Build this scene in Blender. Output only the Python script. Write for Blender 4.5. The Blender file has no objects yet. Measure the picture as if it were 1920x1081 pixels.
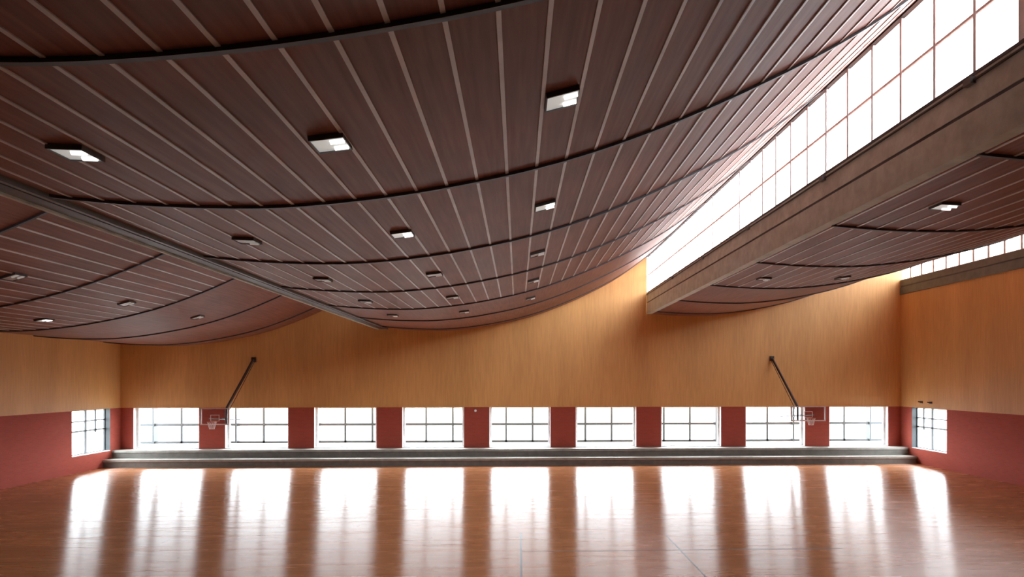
import bpy, bmesh, math
from mathutils import Vector, Matrix

SC = bpy.context.scene
COL = SC.collection
PI = math.pi

# ------------------------------------------------------------------ layout
H = 4.78            # eye height above the sports floor
XL, XR = -22.45, 22.66
YF, YB = 37.0, -13.0          # inner faces of the far wall and the wall behind the camera
ZT, ZS = H - 1.60, H - 3.90  # top of the window band, sill level
BENCH_Y = 35.42

# ------------------------------------------------------------------ materials
def mat(name, col, rough=.6, metal=0., spec=.5):
    m = bpy.data.materials.new(name)
    m.use_nodes = True
    b = m.node_tree.nodes['Principled BSDF']
    b.inputs['Base Color'].default_value = (*col, 1)
    b.inputs['Roughness'].default_value = rough
    b.inputs['Metallic'].default_value = metal
    b.inputs['Specular IOR Level'].default_value = spec
    return m

def N(m, t, **kw):
    n = m.node_tree.nodes.new(t)
    for k, v in kw.items():
        setattr(n, k, v)
    return n

def link(m, a, ao, b, bi):
    m.node_tree.links.new(a.outputs[ao], b.inputs[bi])

def mapping(m, scale, loc=(0, 0, 0)):
    tc = N(m, 'ShaderNodeTexCoord')
    mp = N(m, 'ShaderNodeMapping')
    mp.inputs['Scale'].default_value = scale
    mp.inputs['Location'].default_value = loc
    link(m, tc, 'Object', mp, 'Vector')
    return mp

def noise(m, mp, scale=1., detail=3., rough=.5):
    n = N(m, 'ShaderNodeTexNoise')
    n.inputs['Scale'].default_value = scale
    n.inputs['Detail'].default_value = detail
    n.inputs['Roughness'].default_value = rough
    link(m, mp, 'Vector', n, 'Vector')
    return n

def ramp(m, src, so, stops):
    r = N(m, 'ShaderNodeValToRGB')
    while len(r.color_ramp.elements) < len(stops):
        r.color_ramp.elements.new(.5)
    for e, (p, c) in zip(r.color_ramp.elements, stops):
        e.position = p
        e.color = (*c, 1) if len(c) == 3 else c
    link(m, src, so, r, 'Fac')
    return r

def mix(m, a, b, fac, mode='MIX'):
    x = N(m, 'ShaderNodeMix', data_type='RGBA', blend_type=mode)
    m.node_tree.links.new(a, x.inputs[6])
    if isinstance(b, tuple):
        x.inputs[7].default_value = (*b, 1)
    else:
        m.node_tree.links.new(b, x.inputs[7])
    if isinstance(fac, (int, float)):
        x.inputs[0].default_value = fac
    else:
        m.node_tree.links.new(fac, x.inputs[0])
    return x

def bsdf(m):
    return m.node_tree.nodes['Principled BSDF']

def bump(m, src, so, strength, dist):
    b = N(m, 'ShaderNodeBump')
    b.inputs['Strength'].default_value = strength
    b.inputs['Distance'].default_value = dist
    link(m, src, so, b, 'Height')
    link(m, b, 'Normal', bsdf(m), 'Normal')

M = {}
def wood_panel(name, c0, c1, c2, rough, seam=None):
    """veneered boards with upright figure; seam = board spacing along x and y"""
    m = mat(name, c1, rough)
    mp = mapping(m, (14, 14, .9))
    n = noise(m, mp, 1.2, 4)
    mp2 = mapping(m, (.55, .55, .12))
    n2 = noise(m, mp2, 1.0, 2)
    r = ramp(m, n, 'Fac', [(.3, c0), (.5, c1), (.72, c2)])
    r2 = ramp(m, n2, 'Fac', [(.3, (.88, .86, .84)), (.7, (1.06, 1.06, 1.06))])
    x = mix(m, r.outputs[0], r2.outputs[0], 1., 'MULTIPLY')
    link(m, x, 2, bsdf(m), 'Base Color')
    return m

M['wall_wood'] = wood_panel('maple_wall_boards', (.66, .345, .120), (.71, .38, .132), (.76, .415, .15), .55)

# ceiling veneer: fine figure along the hall
m = mat('ceiling_veneer', (.4, .2, .1), .52, 0, .24)
n = noise(m, mapping(m, (14, .7, 14)), 1., 4)
n2 = noise(m, mapping(m, (.5, .5, .5)), 1., 2)
r = ramp(m, n, 'Fac', [(.3, (.200, .080, .053)), (.5, (.245, .100, .066)), (.72, (.300, .126, .083))])
r2 = ramp(m, n2, 'Fac', [(.3, (.82, .8, .8)), (.7, (1.08, 1.05, 1.05))])
x = mix(m, r.outputs[0], r2.outputs[0], 1., 'MULTIPLY')
link(m, x, 2, bsdf(m), 'Base Color')
M['ceiling'] = m

# brick
m = mat('red_brick', (.25, .06, .045), .8, 0, .15)
tc = N(m, 'ShaderNodeTexCoord')
sp = N(m, 'ShaderNodeSeparateXYZ'); link(m, tc, 'Object', sp, 0)
ad = N(m, 'ShaderNodeMath', operation='ADD'); link(m, sp, 'X', ad, 0); link(m, sp, 'Y', ad, 1)
cb = N(m, 'ShaderNodeCombineXYZ'); link(m, ad, 0, cb, 'X'); link(m, sp, 'Z', cb, 'Y')
bk = N(m, 'ShaderNodeTexBrick')
bk.inputs['Color1'].default_value = (.42, .075, .050, 1)
bk.inputs['Color2'].default_value = (.37, .066, .045, 1)
bk.inputs['Mortar'].default_value = (.30, .10, .075, 1)
bk.inputs['Scale'].default_value = 1.
bk.inputs['Mortar Size'].default_value = .008
bk.inputs['Brick Width'].default_value = .26
bk.inputs['Row Height'].default_value = .08
link(m, cb, 0, bk, 'Vector')
link(m, bk, 'Color', bsdf(m), 'Base Color')
bump(m, bk, 'Fac', -.3, .006)
M['brick'] = m

# sports floor: narrow boards running across the hall, lacquered
m = mat('lacquered_floor_boards', (.5, .25, .12), .28)
bsdf(m).inputs['Anisotropic'].default_value = .9
bsdf(m).inputs['Specular IOR Level'].default_value = 1.
bsdf(m).inputs['IOR'].default_value = 1.62
tg = N(m, 'ShaderNodeCombineXYZ'); tg.inputs['Y'].default_value = 1.   # boards lie across the hall: the lacquer ripples along y
link(m, tg, 0, bsdf(m), 'Tangent')
mp = mapping(m, (1, 1, 1))
bk = N(m, 'ShaderNodeTexBrick')
bk.inputs['Color1'].default_value = (.56, .240, .105, 1)
bk.inputs['Color2'].default_value = (.50, .208, .088, 1)
bk.inputs['Mortar'].default_value = (.30, .115, .05, 1)
bk.inputs['Scale'].default_value = 1.
bk.inputs['Mortar Size'].default_value = .004
bk.inputs['Brick Width'].default_value = 2.6
bk.inputs['Row Height'].default_value = .13
link(m, mp, 0, bk, 'Vector')
n = noise(m, mapping(m, (.25, 2.6, 1)), 1., 4, .6)
r = ramp(m, n, 'Fac', [(.32, (.80, .78, .76)), (.68, (1.12, 1.1, 1.08))])
x = mix(m, bk.outputs['Color'], r.outputs[0], 1., 'MULTIPLY')
link(m, x, 2, bsdf(m), 'Base Color')
rr = ramp(m, n, 'Fac', [(.3, (.25,) * 3), (.7, (.285,) * 3)])
link(m, rr, 0, bsdf(m), 'Roughness')
n3 = noise(m, mapping(m, (.35, 5.0, 1)), 1., 2)
bump(m, n3, 'Fac', .1, .004)
M['floor'] = m

def mottled(name, c, rough, sc=3.):
    m = mat(name, c, rough)
    n = noise(m, mapping(m, (sc, sc, sc)), 1., 4, .6)
    r = ramp(m, n, 'Fac', [(.3, tuple(v * .82 for v in c)), (.7, tuple(v * 1.15 for v in c))])
    link(m, r, 0, bsdf(m), 'Base Color')
    return m

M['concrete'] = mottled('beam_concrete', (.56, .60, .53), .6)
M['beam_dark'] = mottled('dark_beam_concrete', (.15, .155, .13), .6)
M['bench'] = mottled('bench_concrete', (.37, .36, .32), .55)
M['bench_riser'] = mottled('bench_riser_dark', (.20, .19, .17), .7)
M['back'] = mottled('unseen_dimming_boards', (.10, .05, .03), .7)  # very dark tone for unseen surfaces, chosen to dim the near ceiling
M['white'] = mottled('white_window_paint', (.82, .80, .80), .5)
M['steel'] = mottled('dark_steel', (.035, .045, .05), .45)
M['bar'] = mottled('grey_bar_paint', (.16, .17, .175), .5)
M['clear_bar'] = mottled('clerestory_bar_paint', (.8, .8, .8), .5)
M['strip'] = mottled('pale_ceiling_strip', (.62, .57, .54), .45, 1.)
bsdf(M['strip']).inputs['Metallic'].default_value = .15
M['rib'] = mottled('dark_ceiling_rib', (.075, .075, .085), .5)
M['ground'] = mottled('pale_gravel', (.26, .26, .25), .9, .4)
M['roof'] = mottled('roof_sheet', (.3, .3, .3), .7)
M['arm'] = mottled('brown_black_tube', (.05, .022, .014), .5)
M['bframe'] = mottled('pale_board_frame', (.62, .50, .48), .5)
M['hoop'] = mottled('orange_hoop', (.55, .14, .05), .4)
M['net'] = mottled('net_cord', (.7, .62, .6), .8)
M['line'] = mottled('navy_line_paint', (.03, .03, .05), .35)
M['lampbox'] = mottled('lamp_housing', (.10, .10, .10), .5)

def glass(name, tint, refl):
    m = bpy.data.materials.new(name); m.use_nodes = True
    nt = m.node_tree; nt.nodes.clear()
    out = nt.nodes.new('ShaderNodeOutputMaterial')
    tr = nt.nodes.new('ShaderNodeBsdfTransparent'); tr.inputs[0].default_value = (*tint, 1)
    gl = nt.nodes.new('ShaderNodeBsdfGlossy'); gl.inputs['Roughness'].default_value = .02
    lw = nt.nodes.new('ShaderNodeLayerWeight'); lw.inputs['Blend'].default_value = .12
    mul = nt.nodes.new('ShaderNodeMath'); mul.operation = 'MULTIPLY'; mul.inputs[1].default_value = refl
    mx = nt.nodes.new('ShaderNodeMixShader')
    nt.links.new(lw.outputs['Fresnel'], mul.inputs[0])
    nt.links.new(mul.outputs[0], mx.inputs[0])
    nt.links.new(tr.outputs[0], mx.inputs[1]); nt.links.new(gl.outputs[0], mx.inputs[2])
    nt.links.new(mx.outputs[0], out.inputs[0])
    return m
M['glass'] = glass('window_glass', (.95, .97, .97), .6)
M['board_glass'] = glass('clear_board', (.86, .85, .86), .8)

M['glass_grey'] = glass('light_cutting_clerestory_glass', (.3, .3, .3), .6)  # grey tint added to cut the daylight reaching the left vault
M['glass_milky'] = glass('clerestory_glass', (.9, .9, .9), .6)
def lamp_mat(name, col, s):
    m = mat(name, (.8, .8, .78), .4)
    b = bsdf(m)
    b.inputs['Emission Color'].default_value = (*col, 1)
    b.inputs['Emission Strength'].default_value = s
    return m
M['diffuser'] = lamp_mat('lamp_diffuser', (.93, 1., .95), .2)
M['diffuser_dim'] = mottled('unlit_reflector', (.45, .42, .38), .35)
M['bulb_dim'] = lamp_mat('faint_lamp_tube', (1., 1., .96), .12)
M['bulb'] = lamp_mat('lamp_tube', (1., 1., .96), 1.2)

# ------------------------------------------------------------------ mesh helpers
class MB:
    def __init__(s): s.v = []; s.f = []
    def box(s, x0, x1, y0, y1, z0, z1, mtx=None):
        b = len(s.v)
        for x, y, z in ((x0,y0,z0),(x1,y0,z0),(x1,y1,z0),(x0,y1,z0),(x0,y0,z1),(x1,y0,z1),(x1,y1,z1),(x0,y1,z1)):
            p = Vector((x, y, z))
            s.v.append(tuple(mtx @ p) if mtx else (x, y, z))
        s.f += [(b,b+3,b+2,b+1),(b+4,b+5,b+6,b+7),(b,b+1,b+5,b+4),(b+1,b+2,b+6,b+5),(b+2,b+3,b+7,b+6),(b+3,b,b+4,b+7)]
        return s
    def tube(s, a, c, r, n=10, r2=None):
        a = Vector(a); c = Vector(c); d = (c - a).normalized()
        u = d.orthogonal().normalized(); w = d.cross(u)
        b = len(s.v); r2 = r if r2 is None else r2
        for p, q in ((a, r), (c, r2)):
            for i in range(n):
                t = 2 * PI * i / n
                s.v.append(tuple(p + (u * math.cos(t) + w * math.sin(t)) * q))
        for i in range(n):
            j = (i + 1) % n
            s.f.append((b + i, b + j, b + n + j, b + n + i))
        s.f.append(tuple(b + n - 1 - i for i in range(n)))
        s.f.append(tuple(b + n + i for i in range(n)))
        return s
    def torus(s, c, R, r, n=28, k=8):
        b = len(s.v)
        for i in range(n):
            t = 2 * PI * i / n
            for j in range(k):
                q = 2 * PI * j / k
                s.v.append((c[0] + (R + r * math.cos(q)) * math.cos(t), c[1] + (R + r * math.cos(q)) * math.sin(t), c[2] + r * math.sin(q)))
        for i in range(n):
            for j in range(k):
                i2 = (i + 1) % n; j2 = (j + 1) % k
                s.f.append((b+i*k+j, b+i2*k+j, b+i2*k+j2, b+i*k+j2))
        return s
    def sweep(s, low, up, y0, y1):
        """closed section between two x-z polylines of equal length, run from y0 to y1"""
        n = len(low); b = len(s.v)
        for y in (y0, y1):
            for x, z in low: s.v.append((x, y, z))
            for x, z in up: s.v.append((x, y, z))
        o = 2 * n
        for i in range(n - 1):
            s.f.append((b+i, b+i+1, b+o+i+1, b+o+i))                    # underside
            s.f.append((b+n+i, b+o+n+i, b+o+n+i+1, b+n+i+1))            # top
            s.f.append((b+i, b+n+i, b+n+i+1, b+i+1))                    # ends
            s.f.append((b+o+i, b+o+i+1, b+o+n+i+1, b+o+n+i))
        s.f.append((b, b+o, b+o+n, b+n))
        s.f.append((b+n-1, b+n+n-1, b+o+n+n-1, b+o+n-1))
        return s
    def build(s, name, m, parent=None, smooth=False, bevel=0.):
        me = bpy.data.meshes.new(name)
        me.from_pydata(s.v, [], s.f)
        bm = bmesh.new(); bm.from_mesh(me)
        bmesh.ops.recalc_face_normals(bm, faces=bm.faces)
        if bevel:
            bmesh.ops.bevel(bm, geom=list(bm.edges), offset=bevel, segments=2, affect='EDGES', profile=.5)
        bm.to_mesh(me); bm.free()
        if isinstance(m, (list, tuple)):
            for q in m: me.materials.append(q)
        else:
            me.materials.append(m)
        if smooth:
            for p in me.polygons: p.use_smooth = True
        o = bpy.data.objects.new(name, me)
        COL.objects.link(o)
        if parent: o.parent = parent
        return o

def empty(name, loc=(0, 0, 0), rz=0):
    o = bpy.data.objects.new(name, None)
    COL.objects.link(o); o.location = loc; o.rotation_euler = (0, 0, rz)
    o.empty_display_size = .2
    return o

def struct(o, label, cat):
    o['kind'] = 'structure'; o['label'] = label; o['category'] = cat
    return o

def tag(o, label, cat, group=None):
    o['label'] = label; o['category'] = cat
    if group: o['group'] = group
    return o

def box(*a): return MB().box(*a)

# ------------------------------------------------------------------ roof section
TAB = [(-8.2,3.06),(-7.6,2.97),(-7.,2.90),(-6.,2.83),(-5.,2.80),(-4.,2.81),(-3.,2.89),(-2.,3.02),(-1.,3.20),(0.,3.42),
       (1.,3.70),(2.,4.05),(3.,4.46),(4.,4.92),(5.,5.43),(6.,6.02),(7.,6.74),(7.7,7.31),(8.4,7.9)]
def P(x):
    """height of the vault's underside above eye level, for the middle vault"""
    for i in range(1, len(TAB) - 2):
        if TAB[i][0] <= x <= TAB[i+1][0]:
            (x0,y0),(x1,y1),(x2,y2),(x3,y3) = TAB[i-1:i+3]
            t = (x - x1) / (x2 - x1)
            m1 = (y2 - y0) / (x2 - x0) * (x2 - x1); m2 = (y3 - y1) / (x3 - x1) * (x2 - x1)
            return (2*t**3-3*t**2+1)*y1 + (t**3-2*t**2+t)*m1 + (-2*t**3+3*t**2)*y2 + (t**3-t**2)*m2
    return TAB[0][1] if x < 0 else TAB[-1][1]
def dP(x): return (P(x + .02) - P(x - .02)) / .04

VAULTS = [  # shift x, shift z, first x, last x, words
    (-15., -.9, XL, -8.02, 'left'),
    (0., 0., -7.52, 7.52, 'middle'),
    (15., .9, 7.74, XR, 'right'),
]
def zc(k, x):
    dx, dz = VAULTS[k][:2]
    return H + P(x - dx) + dz

RIBS = [-9.25, -4.25, .75, 5.75] + [10.5 + 5 * i for i in range(6)]
def arc_points(k, step=.5, phase_x=-.18):
    """x positions at equal spacing along the curve"""
    dx, dz, x0, x1, _ = VAULTS[k]
    out = []
    for sgn in (1, -1):
        x = phase_x + dx
        if sgn < 0: x -= step * math.cos(math.atan(dP(x - dx)))
        while x0 + .12 < x < x1 - .12:
            out.append(x)
            x += sgn * step * math.cos(math.atan(dP(x - dx)))
    return sorted(out)

words = {'left': 'wood-lined ceiling vault over the left part of the hall, beyond the left beam',
         'middle': 'large wood-lined ceiling vault hanging over the middle of the hall',
         'right': 'wood-lined ceiling vault at the right, below the big grey beam'}
for k, (dx, dz, x0, x1, w) in enumerate(VAULTS):
    n = 72
    xs = [x0 + (x1 - x0) * i / n for i in range(n + 1)]
    c = MB().sweep([(x, zc(k, x)) for x in xs], [(x, zc(k, x) + .28) for x in xs], YB, YF + .3).build('ceiling', M['ceiling'])
    struct(c, words[w], 'ceiling')
    # pale joint strips, running down the hall as far as the sixth rib
    for x in arc_points(k):
        s = dP(x - dx); th = math.atan(s)
        mtx = Matrix.Translation((x, 0, zc(k, x))) @ Matrix.Rotation(-th, 4, 'Y')
        MB().box(-.025, .025, (15.6, YB + .02, YB + .02)[k], 25.4, -.014, .01, mtx).build('joint_strip', M['strip'], c)
    for y in RIBS:
        xr = [x0 + .02 + (x1 - x0 - .04) * i / n for i in range(n + 1)]
        MB().sweep([(x, zc(k, x) - .05) for x in xr], [(x, zc(k, x) + .02) for x in xr], y - .036, y + .036).build('rib', M['rib'], c)

# ------------------------------------------------------------------ beams + clerestories
def beam(label, xa, xb, zlo, zmid, zhi, lip=.06, mk='concrete'):
    o = empty('roof_beam'); struct(o, label, 'beam')
    box(xa + lip, xb, YB, YF - .02, zmid + .07, zhi).build('web', M[mk], o)
    box(xa, xb, YB, YF - .02, zlo, zmid).build('flange', M[mk], o)
    box(xa + lip + .02, xb - .02, YB, YF - .02, zmid, zmid + .07).build('groove_shade', M['rib'], o)  # dark strip puts the recess's shade into the colour
    return o
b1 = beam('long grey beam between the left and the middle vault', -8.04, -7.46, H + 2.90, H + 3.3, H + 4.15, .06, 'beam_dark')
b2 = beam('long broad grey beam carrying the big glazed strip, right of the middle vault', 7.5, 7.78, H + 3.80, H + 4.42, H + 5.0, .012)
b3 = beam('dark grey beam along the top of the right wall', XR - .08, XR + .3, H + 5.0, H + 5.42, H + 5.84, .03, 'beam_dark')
# rail and little blocks along the top edge of the big beam
MB().box(7.50, 7.60, YB, YF - .05, H + 5.0, H + 5.06).build('top_rail', M['steel'], b2)
MB().box(7.46, 7.50, YB, YF - .05, H + 4.90, H + 4.925).build('cable_rail', M['steel'], b2)
for j in range(5):
    y = 10.3 + 5.1 * j
    MB().box(7.42, 7.56, y - .09, y + .09, H + 4.86, H + 4.97).build('bracket', M['bar'], b2)
# soffit details of the left beam: a pale edge and a dark groove
MB().box(-8.06, -7.98, YB, YF - .03, H + 2.86, H + 2.90).build('edge_bead', M['concrete'], b1)
MB().box(-7.52, -7.44, YB, YF - .03, H + 2.86, H + 2.90).build('edge_bead', M['bar'], b1)
MB().box(-7.86, -7.62, YB, YF - .03, H + 2.88, H + 2.90).build('channel', M['rib'], b1)

YG = 9.2     # the glazing starts here; nearer the viewer the strip is closed
def clerestory(n, label, xg, z0, z1, yoff, midbar=True, wide=None, gm='glass_milky'):
    o = empty('window_%d' % n); struct(o, label, 'window')
    MB().box(xg + .02, xg + .03, YG, YF, z0, z1).build('glass', M[gm], o)
    MB().box(xg - .05, xg + .06, YB, YF, z1 - .07, z1).build('head_rail', M['steel'], o)
    MB().box(xg - .02, xg + .06, YB, YF, z0, z0 + .05).build('foot_rail', M['clear_bar'], o)
    y = yoff
    MB().box(xg - .03, xg + .10, YB, YG - .05, z0, z1).build('closed_panel', M['concrete'], o)
    while y < YF:
        wd = .07 if n == 12 else .034
        if wide and abs(y - wide) < .1: wd = .09
        MB().box(xg - .01, xg + .05, y - wd, y + wd, z0 + .05, z1 - .07).build('mullion', M['clear_bar'], o)
        y += 1.02
    if midbar:
        zm = z0 + (z1 - z0) * .485
        MB().box(xg, xg + .045, YB, YF, zm - .026, zm + .026).build('transom', M['clear_bar'], o)
    return o
clerestory(10, 'strip of clerestory glazing above the left beam', -7.98, H + 4.15, zc(0, -8.02) + .02, 9.28, gm='glass_grey')
clerestory(11, 'long bright strip of clerestory glazing above the big grey beam', 7.56, H + 5.0, zc(1, 7.52) + .02, 9.28, wide=9.28)
clerestory(12, 'bright strip of clerestory glazing above the right wall', XR + .04, H + 5.84, zc(2, XR) + .02, 9.6)

# ------------------------------------------------------------------ far wall
WX0, WW = -21.65, 3.55
OPEN = [(WX0 + 5 * i - (.10 if i == 0 else 0), WX0 + 5 * i + WW) for i in range(9)]
wf = empty('wall_far'); struct(wf, 'far wall with tall maple boarding above red brick piers', 'wall')
def wall_top(profile_pts, y0, y1, zb):
    m = MB()
    m.sweep([(x, zb) for x, z in profile_pts], profile_pts, y0, y1)
    return m
pts = []
for k, (dx, dz, x0, x1, w) in enumerate(VAULTS):
    n = 40
    a = XL - .3 if k == 0 else (-7.9, 7.54)[k - 1]
    b = XR + .3 if k == 2 else x1 + .0
    for i in range(n + 1):
        x = a + (b - a) * i / n
        xx = min(max(x, x0), x1)
        pts.append((x, zc(k, xx) + .12))
wall_top(pts, YF, YF + .45, ZT).build('wood_boarding', M['wall_wood'], wf)
# board lip just above the window band
box(XL, XR, YF - .03, YF, ZT, ZT + .06).build('lower_edge_board', M['wall_wood'], wf)
edges = [XL - .3] + [v for ab in OPEN for v in ab] + [XR + .3]
for i in range(0, len(edges), 2):
    box(edges[i], edges[i+1], YF + .01, YF + .45, 0, ZT).build('brick_pier', M['brick'], wf)
box(XL, XR, YF + .02, YF + .44, 0, ZS - .02).build('sill_wall', M['bench'], wf)

ordinal = ['first', 'second', 'third', 'fourth', 'fifth', 'sixth', 'seventh', 'eighth', 'ninth']
def nth(i):
    return 'window of the far wall, ' + ordinal[i] + ' from the left'
for i, (a, b) in enumerate(OPEN):
    w = empty('window_%d' % (i + 1)); struct(w, 'white-framed ' + nth(i), 'window')
    f = MB()
    f.box(a, a + .13, YF + .30, YF + .44, ZS, ZT)
    f.box(b - .13, b, YF + .30, YF + .44, ZS, ZT)
    f.box(a + .13, b - .13, YF + .30, YF + .44, ZS, ZS + .05)
    f.box(a + .13, b - .13, YF + .30, YF + .44, ZT - .05, ZT)
    f.build('frame', M['white'], w)
    box(a + .13, b - .13, YF + .36, YF + .37, ZS + .05, ZT - .05).build('glass', M['glass'], w)
    box(a, b, YF - .0, YF + .31, ZS - .03, ZS).build('sill', M['white'], w)
    box(a, a + .015, YF + .01, YF + .30, ZS, ZT).build('jamb_lining', M['white'], w)
    box(b - .015, b, YF + .01, YF + .30, ZS, ZT).build('jamb_lining', M['white'], w)

# terrace outside with its screen of posts and rails
YS = 40.0
XS0, PS = -22.25, 1.655
for i in range(9):
    s = empty('post_screen', (XS0 + 3 * PS * i, YS, ZS - .02))
    tag(s, 'dark post and rail screen outside the ' + nth(i), 'screen', 'post and rail screens on the terrace')
    hh = 3.4
    for j in range(3):
        if j == 0:
            MB().box(-.05, .05, -.15, .30, 0, hh).build('main_post', M['steel'], s)
        else:
            MB().box(j * PS - .06, j * PS + .06, -.05, .05, 0, hh).build('post', M['steel'], s)
    L = 3 * PS
    if i == 8:
        MB().box(L - .05, L + .05, -.15, .30, 0, hh).build('main_post', M['steel'], s)
    r0, r1 = .05, L - .05
    q1, q2 = MB(), MB()
    q1.box(r0, r1, -.04, .04, 1.06, 1.21); q2.box(r0, r1, -.05, .05, .0, .13)
    if i == 0: q1.box(-1.1, -.05, -.04, .04, 1.06, 1.21); q2.box(-1.1, -.05, -.05, .05, .0, .13)
    if i == 8: q1.box(L + .05, L + 1.1, -.04, .04, 1.06, 1.21); q2.box(L + .05, L + 1.1, -.05, .05, .0, .13)
    q1.build('rail', M['steel'], s); q2.build('rail', M['steel'], s)

# ------------------------------------------------------------------ side walls
def side_wall(name, label, x, out, ztop, y0, y1):
    """out = -1 for the left wall, +1 for the right; opening from y0 to y1"""
    w = empty(name); struct(w, label, 'wall')
    xa, xb = sorted((x, x + out * .35))
    box(xa, xb, YB - .3, YF + .4, ZT, ztop).build('wood_boarding', M['wall_wood'], w)
    q = MB()
    q.box(xa, xb, YB - .3, y0, 0, ZT)
    q.box(xa, xb, y1, YF + .4, 0, ZT)
    q.box(xa, xb, y0, y1, 0, ZS - .03)
    q.build('brick_base', M['brick'], w)
    e = sorted((x, x - out * .03))
    box(e[0], e[1], YB, YF - .03, ZT, ZT + .06).build('lower_edge_board', M['wall_wood'], w)
    return w
side_wall('wall_left', 'left wall, maple boarding above red brick with one window', XL, -1, zc(0, XL) + .1, 33.06, 36.10)
side_wall('wall_right', 'right wall, maple boarding above red brick with one window', XR, 1, H + 5.0, 32.96, 35.95)
for (n, x, out, y0, y1, lab) in ((13, XL, -1, 33.06, 36.10, 'dark-framed window in the left brick wall near the far corner'),
                                 (14, XR, 1, 32.96, 35.95, 'dark-framed window in the right brick wall near the far corner')):
    w = empty('window_%d' % n); struct(w, lab, 'window')
    xo = x + out * .35; xi = x + out * .27
    a, b = sorted((xo, xi))
    f = MB()
    f.box(a, b, y0, y0 + .06, ZS, ZT); f.box(a, b, y1 - .06, y1, ZS, ZT)
    f.box(a, b, y0 + .06, y1 - .06, ZT - .04, ZT); f.box(a, b, y0 + .06, y1 - .06, ZS, ZS + .04)
    f.build('frame', M['steel'], w)
    c, d = sorted((x, xi))
    box(c, d, y1 - .02, y1, ZS, ZT).build('jamb_lining', M['steel'], w)
    box(c, d, y0, y1, ZS - .03, ZS).build('sill', M['white'], w)
    yv = (34.50, 35.30) if out < 0 else (34.55, 35.30)
    box(a, b, yv[0] - .07, yv[0] + .07, ZS + .04, ZT - .04).build('mullion', M['bar'], w)
    box(a, b, yv[1] - .05, yv[1] + .05, ZS + 1.05, ZT - .04).build('mullion', M['bar'], w)
    box(a, b, y0 + .06, y1 - .06, ZT - .62, ZT - .56).build('transom', M['bar'], w)
    box(a, b, y0 + .06, y1 - .06, ZS + 1.16, ZS + 1.24).build('transom', M['bar'], w)
    g = (xo + xi) / 2
    box(g - .005, g + .005, y0 + .06, y1 - .06, ZS + .04, ZT - .04).build('glass', M['glass'], w)

# wall behind the camera, unseen; set back and dark to dim the near ceiling
wb = struct(wall_top(pts, YB - .35, YB, 0).build('wall_back', M['back']), 'unseen boarded wall behind the viewer, kept dark to dim the near ceiling', 'wall')

# floor + court lines
fl = struct(box(XL - .3, XR + .3, YB - .3, YF + .4, -.3, 0).build('floor', M['floor']), 'glossy orange-brown wooden sports floor', 'floor')
for (x0, x1, y0, y1) in ((.06, .11, YB + .2, 19.9), (4.53, 4.57, YB + .2, 19.4), (.11, 4.53, 17.75, 17.79), (4.57, 9.2, 17.75, 17.79)):
    box(x0, x1, y0, y1, 0, .002).build('court_line', M['line'], fl)

# ------------------------------------------------------------------ tiered bench
bn = empty('tiered_bench', ((XL + XR) / 2, BENCH_Y, 0))
tag(bn, 'two long grey concrete seating steps along the far wall below the windows', 'bench')
hw = (XR - XL) / 2 - .01
st = ZS - .035
dep = (YF - BENCH_Y) / 2
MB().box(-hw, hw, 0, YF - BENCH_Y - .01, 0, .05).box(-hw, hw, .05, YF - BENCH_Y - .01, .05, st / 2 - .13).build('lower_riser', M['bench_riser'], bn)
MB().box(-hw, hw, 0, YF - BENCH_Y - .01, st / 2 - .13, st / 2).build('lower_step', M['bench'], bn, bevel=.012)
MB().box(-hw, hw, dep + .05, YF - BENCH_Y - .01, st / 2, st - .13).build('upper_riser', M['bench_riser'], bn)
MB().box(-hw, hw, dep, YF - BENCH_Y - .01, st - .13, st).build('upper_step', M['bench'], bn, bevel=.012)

# ------------------------------------------------------------------ ceiling lights
def make_light(dm, bmm):
    r = empty('ceiling_light')
    f = MB()
    a, t = .2, .012
    f.box(-a, a, -a - .02, -a, -.035, .05); f.box(-a, a, a, a + .02, -.035, .05)
    f.box(-a - t, -a, -a - .02, a + .02, -.035, .05); f.box(a, a + t, -a - .02, a + .02, -.035, .05)
    f.build('housing', M['lampbox'], r)
    MB().box(-a, a, -a, a, -.02, .02).build('diffuser', M[dm], r)
    for s in (-1, 1):
        MB().tube((.02, s * .1, -.03), (.19, s * .1, -.03), .032).build('lamp', M[bmm], r)
    return r
proto = make_light('diffuser', 'bulb')
proto_dim = make_light('diffuser_dim', 'bulb_dim')
def kids(o): return [c for c in COL.objects if c.parent == o]
rowname = {0: 'nearest', 1: 'second nearest', 2: 'third', 3: 'fourth', 4: 'fifth and farthest'}
spots = []
for r in range(5):
    for c, x in enumerate((-5.42, -2.33, .55)):
        spots.append((1, x, 8.05 + 4.97 * r, 'ceiling light on middle vault, %s row from the viewer, %s of three' % (rowname[r], ('leftmost', 'centre', 'rightmost')[c])))
spots += [(0, -13.85, 18.1, 'ceiling light nearest the left edge of the photo, high on the left vault'),
          (0, -14.10, 23.6, 'faint square ceiling light at the middle of the left vault, between two ribs'),
          (0, -16.85, 23.4, 'bright flat ceiling light lowest on the left vault'),
          (0, -14.10, 28.7, 'faint ceiling light on the left vault, the farthest one there'),
          (2, 9.10, 13.3, 'bright ceiling light on the right vault, the nearest one there'),
          (2, 9.05, 23.2, 'faint ceiling light on the right vault, far down beside the big beam'),
          (2, 12.0, 23.2, 'faint ceiling light far down the right vault, towards the right wall')]
LIT = {0, 1, 2, 4, 5, 17, 19}
used = set()
pk = {False: kids(proto_dim), True: kids(proto)}
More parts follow.
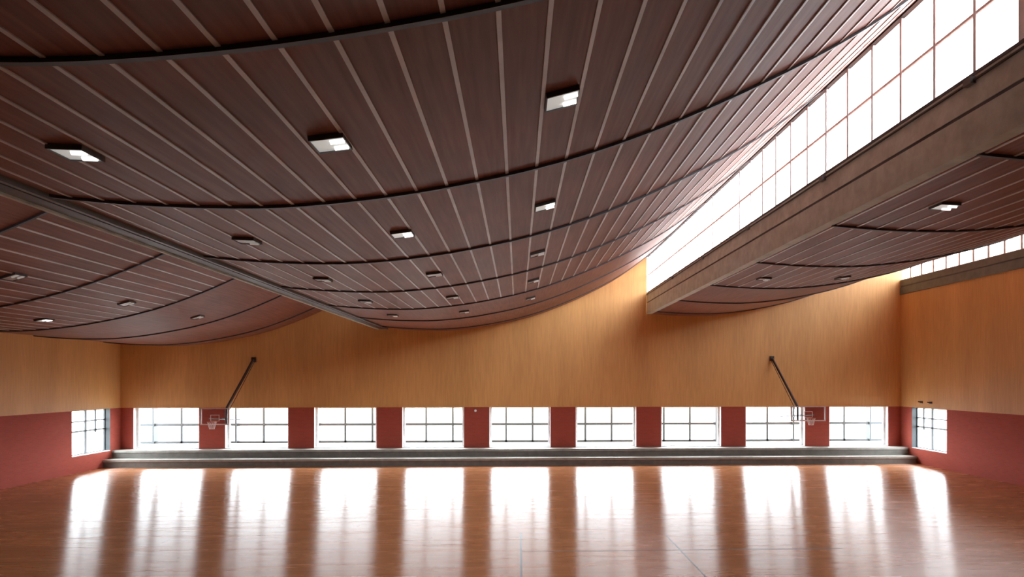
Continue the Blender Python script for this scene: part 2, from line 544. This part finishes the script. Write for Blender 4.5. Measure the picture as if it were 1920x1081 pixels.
for i, (k, x, y, lab) in enumerate(spots):
    lit = i in LIT
    src = proto if lit else proto_dim
    if lit not in used:
        o = src; used.add(lit)
    else:
        o = src.copy(); COL.objects.link(o)
        for ch in pk[lit]:
            c = ch.copy(); COL.objects.link(c); c.parent = o
    th = math.atan(dP(x - VAULTS[k][0]))
    o.location = (x, y, zc(k, x) - .03)
    o.rotation_euler = (0, -th, 0)
    tag(o, lab, 'ceiling light', 'square lights set in the vaulted ceiling')

# ------------------------------------------------------------------ basketball goals
def goal(label, cx, ax, yb, zt, w, h, ztop, s):
    """cx board centre, ax wall anchor x, s = +1 when the arm leans to the right"""
    o = empty('basketball_goal', (cx, YF, 0)); tag(o, label, 'basketball hoop', 'basketball goals on the far wall')
    yb = yb - YF; ax = ax - cx; t = .055
    z0 = zt - h
    f = MB()
    f.box(-w/2, w/2, yb - .03, yb + .03, zt - t, zt); f.box(-w/2, w/2, yb - .03, yb + .03, z0, z0 + t)
    f.box(-w/2, -w/2 + t * 1.3, yb - .03, yb + .03, z0 + t, zt - t); f.box(w/2 - t * 1.3, w/2, yb - .03, yb + .03, z0 + t, zt - t)
    f.build('board_frame', M['bframe'], o)
    bd = MB().box(-w/2 + t * 1.3, w/2 - t * 1.3, yb - .008, yb + .008, z0 + t, zt - t).build('backboard', M['board_glass'], o)
    g = MB(); a, b = .24, .2
    zq = z0 + .2
    g.box(-a, a, yb - .014, yb - .009, zq + .32, zq + .35); g.box(-a, a, yb - .014, yb - .009, zq, zq + .03)
    g.box(-a, -a + .035, yb - .014, yb - .009, zq + .03, zq + .32); g.box(a - .035, a, yb - .014, yb - .009, zq + .03, zq + .32)
    g.build('target_square', M['bframe'], bd)
    zr = z0 + .18
    rg = MB().torus((0, yb - .34, zr), .225, .012)
    rg.box(-.06, .06, yb - .13, yb - .03, zr - .05, zr + .02)
    rg.build('ring', M['hoop'], o)
    nt = MB(); n = 12
    for i in range(n):
        for sg in (-1, 1):
            prev = None
            for j in range(4):
                rr = .225 - .035 * j; zz = zr - .13 * j
                t1 = 2 * PI * (i + sg * .5 * j) / n
                p = (rr * math.cos(t1), yb - .34 + rr * math.sin(t1), zz)
                if prev: nt.tube(prev, p, .006, 4)
                prev = p
    nt.build('net', M['net'], o)
    arm = MB()
    arm.tube((ax, -.10, ztop), (s * .55, yb + .12, zt - .06), .07, 12)
    arm.build('diagonal_arm', M['arm'], o)
    MB().tube((ax - s * .12 * -1, -.05, ztop + .02), (s * .62, yb + .14, zt - .3), .018, 6).build('cable', M['arm'], o)
    MB().box(ax - .12, ax + .12, -.09, 0, ztop - .14, ztop + .14).build('wall_plate', M['arm'], o)
    MB().tube((s * .55, yb + .12, zt - .05), (s * .55, yb + .12, z0 + .05), .05, 10).build('board_post', M['arm'], o)
    for sx in (-.35, .35):
        MB().tube((sx, yb + .03, z0 + .35), (sx + s * .55, 0, z0 + .15), .025, 8).build('strut', M['bar'], o)
    return o
# left and right goal, on the far wall
goal('basketball goal on the left, arm leaning up to the right', -16.42, -15.02, 35.3, H - 1.55, 1.56, .92, H + 1.12, 1)
goal('basketball goal on the right, arm leaning up to the left', 17.2 - .9, 14.9, 35.3, H - 1.50, 2.0, .84, H + 1.22, -1)

# small fittings
o = empty('wall_lamp', (-2.45, YF, 2.98)); tag(o, 'tiny white fitting on the brick pier between the fourth and fifth windows', 'lamp')
MB().box(-.06, .06, -.03, .01, -.08, .08).build('base', M['bar'], o)
MB().tube((0, -.03, 0), (0, -.12, 0), .07, 14, .05).build('shade', M['white'], o)
for x, y, lab in ((XR, 34.25, 'small dark bracket above the right side window, the nearer of the two'), (XR, 35.05, 'small dark bracket above the right side window, the one nearer the far corner')):
    o = empty('wall_bracket', (x, y, ZT + .32)); tag(o, lab, 'bracket', 'small dark brackets over the right side window')
    MB().box(-.03, 0, -.1, .1, -.06, .06).build('plate', M['arm'], o)
    MB().tube((-.03, 0, 0), (-.2, 0, .03), .03, 8).build('spigot', M['arm'], o)

gl = empty('gallery', (0, 0, 0)); struct(gl, 'unseen raised gallery under the viewer, added dark to dim the near ceiling', 'gallery')
box(XL, XR, YB, 4.6, 2.75, 3.05).build('deck', M['back'], gl)  # out-of-view deck, added to keep bounced light off the near ceiling
box(XL, XR, 4.45, 4.6, 2.4, 2.75).build('edge_beam', M['back'], gl)
# ------------------------------------------------------------------ outside
g = MB()
g.box(XL - .35, XR + .35, YF + .45, YF + 60, ZS - .3, ZS - .02)
g.box(XL - 50, XL - .35, YB - 20, YF + 60, ZS - .3, ZS - .02)
g.box(XR + .35, XR + 50, YB - 20, YF + 60, ZS - .3, ZS - .02)
struct(g.build('ground', M['ground']), 'pale ground outside the windows', 'ground')

# ------------------------------------------------------------------ light: an overcast white sky
W = bpy.data.worlds.new('overcast_sky'); SC.world = W; W.use_nodes = True
nt = W.node_tree
bg = nt.nodes['Background']
tc = nt.nodes.new('ShaderNodeTexCoord'); sx = nt.nodes.new('ShaderNodeSeparateXYZ')
nt.links.new(tc.outputs['Generated'], sx.inputs[0])
cr = nt.nodes.new('ShaderNodeValToRGB')
cr.color_ramp.elements[0].position = 0.; cr.color_ramp.elements[0].color = (.93, .96, 1., 1)
cr.color_ramp.elements[1].position = .8; cr.color_ramp.elements[1].color = (.88, .93, 1., 1)
nt.links.new(sx.outputs['Z'], cr.inputs['Fac'])
nt.links.new(cr.outputs[0], bg.inputs['Color'])
bg.inputs['Strength'].default_value = 15.0

def portal(name, loc, rot, sx_, sy_):
    l = bpy.data.lights.new(name, 'AREA'); l.shape = 'RECTANGLE'; l.size = sx_; l.size_y = sy_
    l.cycles.is_portal = True
    o = bpy.data.objects.new(name, l); COL.objects.link(o); o.location = loc; o.rotation_euler = rot
    return o
for i, (a, b) in enumerate(OPEN):
    portal('sky_portal', ((a + b) / 2, YF + .47, (ZS + ZT) / 2), (-PI / 2, 0, 0), b - a, ZT - ZS)
for xg, z0, z1 in ((-7.9, H + 4.15, zc(0, -8.02)), (7.64, H + 5.06, zc(1, 7.52)), (XR + .12, H + 5.84, zc(2, XR))):
    portal('sky_portal', (xg, (YF + YG) / 2, (z0 + z1) / 2), (0, PI / 2, 0), z1 - z0, YF - YG)
portal('sky_portal', (XL - .37, 34.58, (ZS + ZT) / 2), (0, -PI / 2, 0), ZT - ZS, 3.04)
portal('sky_portal', (XR + .37, 34.45, (ZS + ZT) / 2), (0, PI / 2, 0), ZT - ZS, 2.99)

# ------------------------------------------------------------------ camera
f_px, yaw, ppx, y0 = 1198.0, .0377, 1016.2, 710.8
cam = bpy.data.cameras.new('camera'); co = bpy.data.objects.new('camera', cam); COL.objects.link(co)
cam.sensor_fit = 'HORIZONTAL'; cam.sensor_width = 36; cam.lens = 36 * f_px / 1920
cam.shift_x = -(ppx - 960) / 1920
cam.shift_y = (y0 - 540.5) / 1920
cam.clip_end = 500
co.location = (0, 0, H); co.rotation_euler = (PI / 2, 0, -yaw)
SC.camera = co

SC.view_settings.view_transform = 'Standard'; SC.view_settings.look = 'None'
SC.view_settings.gamma = 1; SC.view_settings.use_curve_mapping = False
SC.view_settings.exposure = 0.56
SC.cycles.max_bounces = 10; SC.cycles.diffuse_bounces = 6; SC.cycles.glossy_bounces = 4
SC.cycles.transparent_max_bounces = 12
SC.cycles.use_denoising = True
SC.cycles.sample_clamp_indirect = 10
